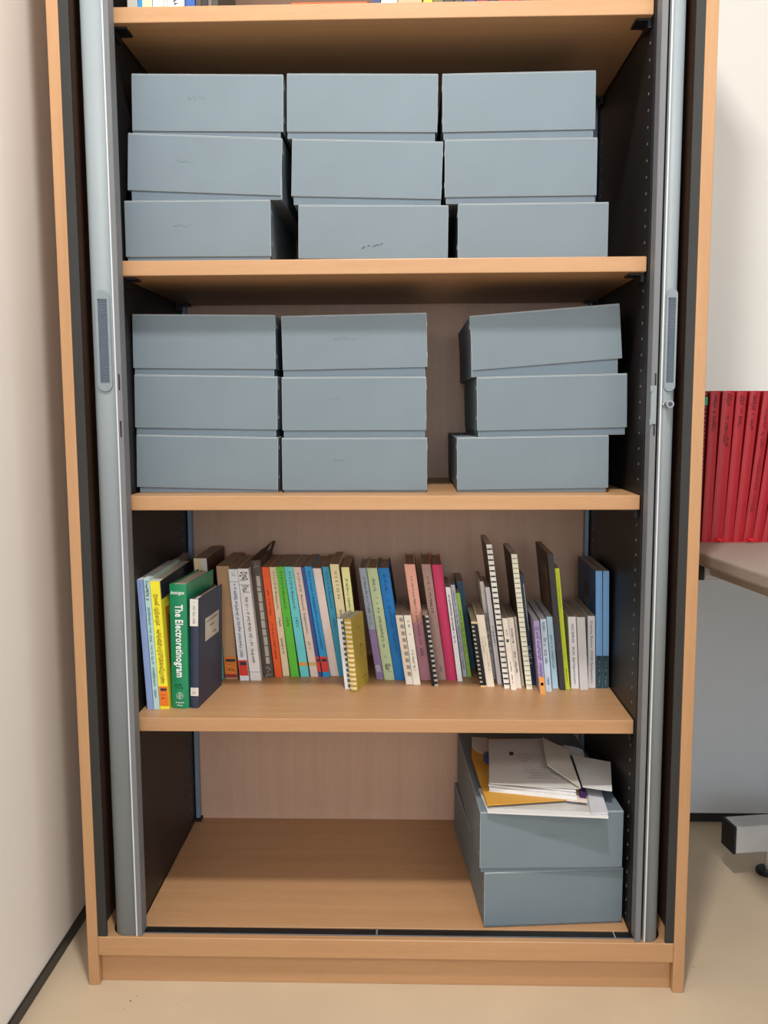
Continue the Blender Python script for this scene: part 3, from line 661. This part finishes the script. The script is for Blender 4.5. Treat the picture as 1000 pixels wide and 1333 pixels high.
# lying magazines
def flat_thing(name, label, cat, pts, z, th, m, group=None, tilt=0):
    c = sum((Vector((p[0], p[1], 0)) for p in pts), Vector())/len(pts)
    o = MB().slab([(p[0]-c.x, p[1]-c.y, 0+(p[2] if len(p) > 2 else 0)) for p in pts], th).build(name, m, None)
    o.location = (c.x, c.y, z+th); tag(o, label, cat, group); return o
A = onY(308, 5, .07).x; B = onY(362, 5, .07).x
flat_thing('magazine', 'Grey-white magazine lying flat at the left of the red folders on the top shelf', 'magazine', [(A-.02,.07),(B,.07),(B,.27),(A-.02,.27)], zt+.0002, .006, mat((170,170,168)))
A = onY(363, 5, .065).x; B = onY(478, 5, .065).x
flat_thing('folder', 'Dark red folder at the bottom of the pile on the top shelf', 'folder', [(A,.065),(B-.01,.062),(B-.01,.27),(A,.27)], zt+.0002, .005, mat((170,44,30)), 'folders lying on the top shelf')
flat_thing('folder', 'Orange folder lying on the dark red folder on the top shelf', 'folder', [(A+.02,.064),(B,.064),(B,.27),(A+.02,.27)], zt+.0056, .006, mat((216,90,40)), 'folders lying on the top shelf')
for (x0, x1, col, l, ln) in ((481,492,(40,52,90),'Navy book leaning right of the folders on the top shelf',.3),(493,514,(206,204,198),'White book leaning right beside the folders on the top shelf',.3),(515,546,(176,140,110),'Tan and white book leaning on the top shelf',.3),(548,560,(206,170,50),'Yellow book leaning on the top shelf',.3),(561,574,(96,84,50),'Dark yellow patterned book leaning on the top shelf',.3),
    (575,588,(48,42,44),'Black book leaning on the top shelf',.3),(589,600,(60,52,40),'Dark gilt-marked book leaning on the top shelf',.3),(601,616,(44,44,90),'Indigo book leaning on the top shelf',.3),(617,632,(120,30,50),'Maroon book leaning on the top shelf',.3),(633,645,(40,40,60),'Dark blue book leaning on the top shelf',.3),(646,672,(150,34,44),'Broad crimson book leaning on the top shelf',.3),(673,690,(70,40,60),'Plum book leaning on the top shelf',.3),(691,708,(52,44,44),'Dark brown book leaning near the right end of the top shelf',.3),(709,722,(80,40,36),'Red-brown book at the right end of the top shelf row',.3)):
    tb(l, col, x0, x1, .07, .18, ln)

# ------------------------------------------------------------------ papers piled on the big box
def poly(name, label, cat, px, z, th, m, zz=None, group=None):
    pts = []
    for i, (x, y) in enumerate(px):
        h = z if zz is None else zz[i]; p = onZ(x, y, h); pts.append(p)
    # order must be counter-clockwise seen from above
    ar = sum(pts[i].x*pts[(i+1) % len(pts)].y-pts[(i+1) % len(pts)].x*pts[i].y for i in range(len(pts)))
    if ar < 0: pts = pts[::-1]
    c = sum(pts, Vector())/len(pts); o = MB().slab([p-c for p in pts], th).build(name, m, None); o.location = c
    tag(o, label, cat, group); return o, pts, c
def cc(x, y): return (600+x/4.348, 950+y/4.348)
PW = mat((214, 214, 214), .6, 0, .02, 20); PG = mat((186, 184, 180), .6, 0, .03, 20)
z = ZT+.004
poly('document_folder', 'Thin white folder at the bottom of the paper pile, its edge lowest', 'folder', [cc(152,462), cc(836,492), cc(775,330), cc(100,330)], z, .0034, PW)
poly('writing_pad', 'Narrow pale pad at the right of the pile, under the white sheets', 'pad', [cc(738,470), cc(834,466), cc(780,300), cc(705,300)], z+.0045, .004, mat((196,198,204), .6))
e, pts, c = poly('envelope', 'Yellow-brown envelope bulging under the booklets of the paper pile', 'envelope', [cc(150,425), cc(716,388), cc(560,120), cc(330,50), cc(64,48), cc(60,150)], z, .002, mat((205,152,62), .5, 0, .05, 14),
     zz=[z+.0078]*6)
poly('paper_sheet', 'Torn white sheet at the back left corner, over the yellow-brown envelope', 'paper', [cc(62,40), cc(64,100), cc(112,132), cc(158,112), cc(150,46)], z+.0095, .0012, PW, group='loose white sheets')
poly('plastic_sleeve', 'Clear grey sleeve over the front of the white folder', 'sleeve', [cc(165,438), cc(735,462), cc(715,395), cc(200,408)], z+.0015, .001, mat((190,190,188), .25))
poly('leaflet', 'Small pinkish-white leaflet peeping out at the right of the booklets', 'leaflet', [cc(600,398), cc(716,412), cc(712,375), cc(640,350)], z+.0088, .001, mat((222,206,196)))
poly('card', 'Dark purple card peeping out below the folded sheet', 'card', [cc(672,380), cc(712,386), cc(704,325), cc(668,325)], z+.0105, .001, mat((70,44,92)))
poly('disc_wallet', 'Blue rounded wallet sticking out left of the booklets', 'wallet', [cc(160,120), cc(138,130), cc(126,150), cc(128,172), cc(145,190), cc(170,195), cc(260,160)], z+.021, .001, mat((56,88,150), .5))
# stack of booklets: separate slightly shifted things
zb0 = z+.009
for i, (dx, dy, th) in enumerate(((0, 0, .004), (.6, -4, .004), (-3, -9, .0035), (2, -13, .003))):
    q = [(160+dx, 345-18*i), (662+dx-4*i, 398-18*i), (560+dx, 118), (165+dx, 100)]
    lbs = ('Lowest white booklet of the stapled stack', 'Second white booklet from the bottom of the stapled stack', 'Third white booklet from the bottom of the stapled stack', 'Fourth white booklet, just under the printed one')
    poly('booklet', lbs[i], 'booklet', [cc(*p) for p in q], zb0+.0042*i, th, mat((224-3*i,)*3, .6), group='white booklets in the paper pile', zz=[zb0+.0042*i]*2+[zb0+.0042*i+.004]*2)
zt2 = zb0+.0042*4
q = [(165, 300), (672, 330), (600, 100), (470, 60), (156, 55)]; zq = [zt2-.0004, zt2-.0004, zt2+.013, zt2+.017, zt2+.018]
P3 = [onZ(*cc(165, 300), zt2-.0004), onZ(*cc(672, 330), zt2-.0004), onZ(*cc(156, 55), zt2+.014)]
nrm = (P3[1]-P3[0]).cross(P3[2]-P3[0]).normalized()
def onpl(x, y): d = ray(*cc(x, y)); t = (P3[0]-CV).dot(nrm)/d.dot(nrm); return CV+d*t
pts = [onpl(*p) for p in q]; c = sum(pts, Vector())/len(pts)
tp = MB().slab([p-c for p in pts], .0022).build('booklet', PG); tp.location = c
tag(tp, 'Top booklet of the stack with a small dark emblem and printed lines', 'booklet', 'white booklets in the paper pile')
if nrm.z < 0: nrm = -nrm
def onplane(x, y):
    d = ray(*cc(x, y)); t = (pts[0]-CV).dot(nrm)/d.dot(nrm); return CV+d*t+nrm*.0006-c
mb = MB()
def quadp(x0, y0, x1, y1):
    n = len(mb.v)
    for p in ((x0,y0),(x1,y0),(x1,y1),(x0,y1)): mb.v.append(tuple(onplane(*p)))
    mb.f.append((n, n+1, n+2, n+3)); mb.mi.append(0)
quadp(274, 126, 298, 146)
q = mb.build('emblem', mat((52,48,60), .6), tp); mb = MB(); r = random.Random(5)
for y, x0, x1 in ((138,318,430),(150,318,420),(162,325,395),(176,345,380),(208,360,400),(212,430,520),(226,365,480),(238,350,540),(248,390,560),(258,400,520),(270,380,545)):
    x = x0
    while x < x1: wd = 4+r.random()*12; quadp(x, y+(x-x0)*.04, min(x+wd, x1), y+2.6+(x-x0)*.04); x += wd+4
mb.build('printed_line', mat((130,124,124), .7), tp)['kind'] = 'stuff'
# folded stiff sheet leaning across, and the loose white sheets at the right
poly('folded_card', 'Folded grey-beige card lying slantwise across the top of the pile', 'card', [cc(488,192), cc(680,325), cc(604,112), cc(460,42)], 0, .0032, mat((184,180,170), .6), zz=[zt2+.018, zt2+.004, zt2+.022, zt2+.03])
poly('paper_sheet', 'White sheet overhanging the right side of the pile', 'paper', [cc(690,322), cc(856,346), cc(848,182), cc(630,142)], 0, .0012, PW, zz=[zt2-.004, zt2-.004, zt2+.004, zt2+.006], group='loose white sheets')
poly('paper_sheet', 'Small white sheet at the back right corner of the pile', 'paper', [cc(600,140), cc(700,150), cc(690,112), cc(640,95), cc(580,86)], 0, .001, PW, zz=[zt2+.001, zt2-.002, zt2+.001, zt2+.003, zt2+.006], group='loose white sheets')
poly('paper_sheet', 'White sheet showing behind the top booklet, under the shelf above', 'paper', [cc(300,70), cc(500,80), cc(460,50), cc(170,55)], 0, .001, PW, zz=[zt2-.001, zt2-.001, zt2+.004, zt2+.004], group='loose white sheets')

# ------------------------------------------------------------------ desk at the right
DZ = .72; DR = math.radians(8.5); DO = Vector((.548, .142, 0))
desk = empty('desk', tuple(DO), 'Desk with a grey-brown top and grey metal foot, right of the cupboard', 'desk', None, DR)
def dl(p): return Matrix.Rotation(-DR, 3, 'Z') @ (Vector(p)-DO)
def dk(name, a, b, m, bevel=0, **k): return MB().box(a, b).build(name, m, desk, bevel, **k)
dk('desktop', (0, -1.1, DZ-.024), (.8, .300, DZ), mat((140,128,120), .5, 0, .03, 80), .005, seg=3)
MT = mat((190,192,192), .45, .1)
dk('frame_beam', (.120, -1.0, .640), (.160, .1935, DZ-.0245), mat((196,190,182), .5), .002)
dk('cross_bar', (.108, .194, .6316), (.72, .234, DZ-.0245), MT, .002)
dk('end_cap', (.097, .1936, .6312), (.1082, .2344, DZ-.0247), BLACK, .001)
fy = .362
P0 = onY(958, 1112, fy); P1 = onY(958, 1077, fy); f0 = dl(P0)
dk('foot_bar', (f0.x, f0.y, P0.z), (.72, f0.y+.05, P1.z), MT, .002)
dk('end_cap', (f0.x-.006, f0.y-.0004, P0.z-.0004), (f0.x+.0002, f0.y+.0504, P1.z+.0004), BLACK, .001)
dk('desk_leg', (.42, f0.y+.004, P1.z-.001), (.49, f0.y+.044, .640), MT, .003)
g = dl(onY(998, 1125, fy+.03)); gx = g.x; gy = g.y
mb = MB(); mb.tube([(gx, gy, .010), (gx, gy, P0.z+.0005)], .004, 10); mb.build('foot_screw', STAPLE, desk)
mb = MB(); mb.tube([(gx, gy, .0003), (gx, gy, .007), (gx, gy, .011)], .021, 20); mb.build('levelling_foot', BLACK, desk, .002)

# red bound volumes on the desk
RED = (142, 12, 24)
RB = [(925.5,938.6, 913.2,924.3),(941.5,959, 925.2,938.8),(960,975.5, 940.2,951.2),(977,993.5, 952.0,963.6),(995,1011, 964.5,974.8),(1011.5,1028, 975.6,985.4),(1029,1046, 986.2,997),(1048,1065,998,1009),(1067,1084,1010,1021)]
zd = DZ+.0003
Lb = ['Red bound volume, leftmost of the row on the desk','Red bound volume, second from left on the desk, black lettering down to mid-spine','Red bound volume, third from left on the desk','Red bound volume, fourth from left on the desk','Red bound volume, fifth from left on the desk, title running down its whole spine','Red bound volume, sixth from left on the desk','Red bound volume, seventh from left, cut by the right edge','Red bound volume, eighth from left, mostly outside the picture','Red bound volume, ninth from left, outside the picture edge']
ybk = .262
for i, (t0, t1, b0, b1) in enumerate(RB[:7]):
    A = onY(b0, 706, ybk); B = onY(b1, 706, ybk); T0 = onY(t0, 509, ybk); T1 = onY(t1, 509, ybk)
    T = ((B.x-A.x)+(T1.x-T0.x))/2-.0006; h = .262 if 0 else T0.z-DZ; sh = ((T0.x+T1.x)-(A.x+B.x))/2/h
    deco = [d_scrawl(.03,.09,.5,INKR,90+i,.1,.003), d_scrawl(.1,.26,.4,INKR,95+i,.2,.004)]
    if i == 1: deco = [d_scrawl(.02,.07,.6,INKR,90,.1,.003), d_scrawl(.08,.1,.4,INKR,90,.1,.003), d_scrawl(.13,.28,.3,INKR,91,.2,.003), d_scrawl(.29,.36,.5,INKR,92,.05,.003)]
    if i == 4: deco = [d_scrawl(.12,.8,.4,mat((120,10,24)),97,.1,.004)]
    xl, T, sh = fit_between(ROW_RED, A.x, B.x, T0.x, T1.x, h, ybk, .2)
    bk = book(Lb[i], RED, T, .16, h, (xl, ybk, zd), sh, 0, True, PAGEW, deco, group='red bound volumes on the desk', rough=.4)
    if i in (1, 4):
        rb = MB(); x = T*.4; r = random.Random(i)
        pts = [(x-.03, -.006, .0012), (x-.012, -.010, .002), (x, -.012, .004), (x+.012, -.010, .0015), (x+.026, -.004, .0012)]
        for k in range(4):
            a, b_ = pts[k], pts[k+1]; rb.slab([(a[0], a[1]-.0015, a[2]), (b_[0], b_[1]-.0015, b_[2]), (b_[0], b_[1]+.0015, b_[2]), (a[0], a[1]+.0015, a[2])], .0006)
        rb.tube([(x-.005,-.012,.004),(x-.002,-.017,.008),(x+.003,-.016,.006),(x,-.011,.004)], .002, 6, True); rb.tube([(x+.004,-.012,.004),(x+.008,-.013,.008),(x+.01,-.010,.005)], .002, 6)
        rb.build('ribbon', mat((214,22,34), .4), bk)
# wire-bound red notebook at the left end of the row
A = onY(910.5, 706, ybk+.004); T0 = onY(919.5, 511, ybk+.004); h = T0.z-DZ; T = .0085
book('Red wire-bound notebook at the left end of the row, with a green tab', (120,20,34), T, .16, h, (A.x-.0075, ybk+.004, zd), (T0.x-A.x+.001)/h, 0, False, PAGEW,
     [wire((40,20,26),34,.0009), d_band(.03,.085,(40,140,110),'green_tab',.0,1.05,.003)], group='red bound volumes on the desk', name='notebook', cat='notebook')
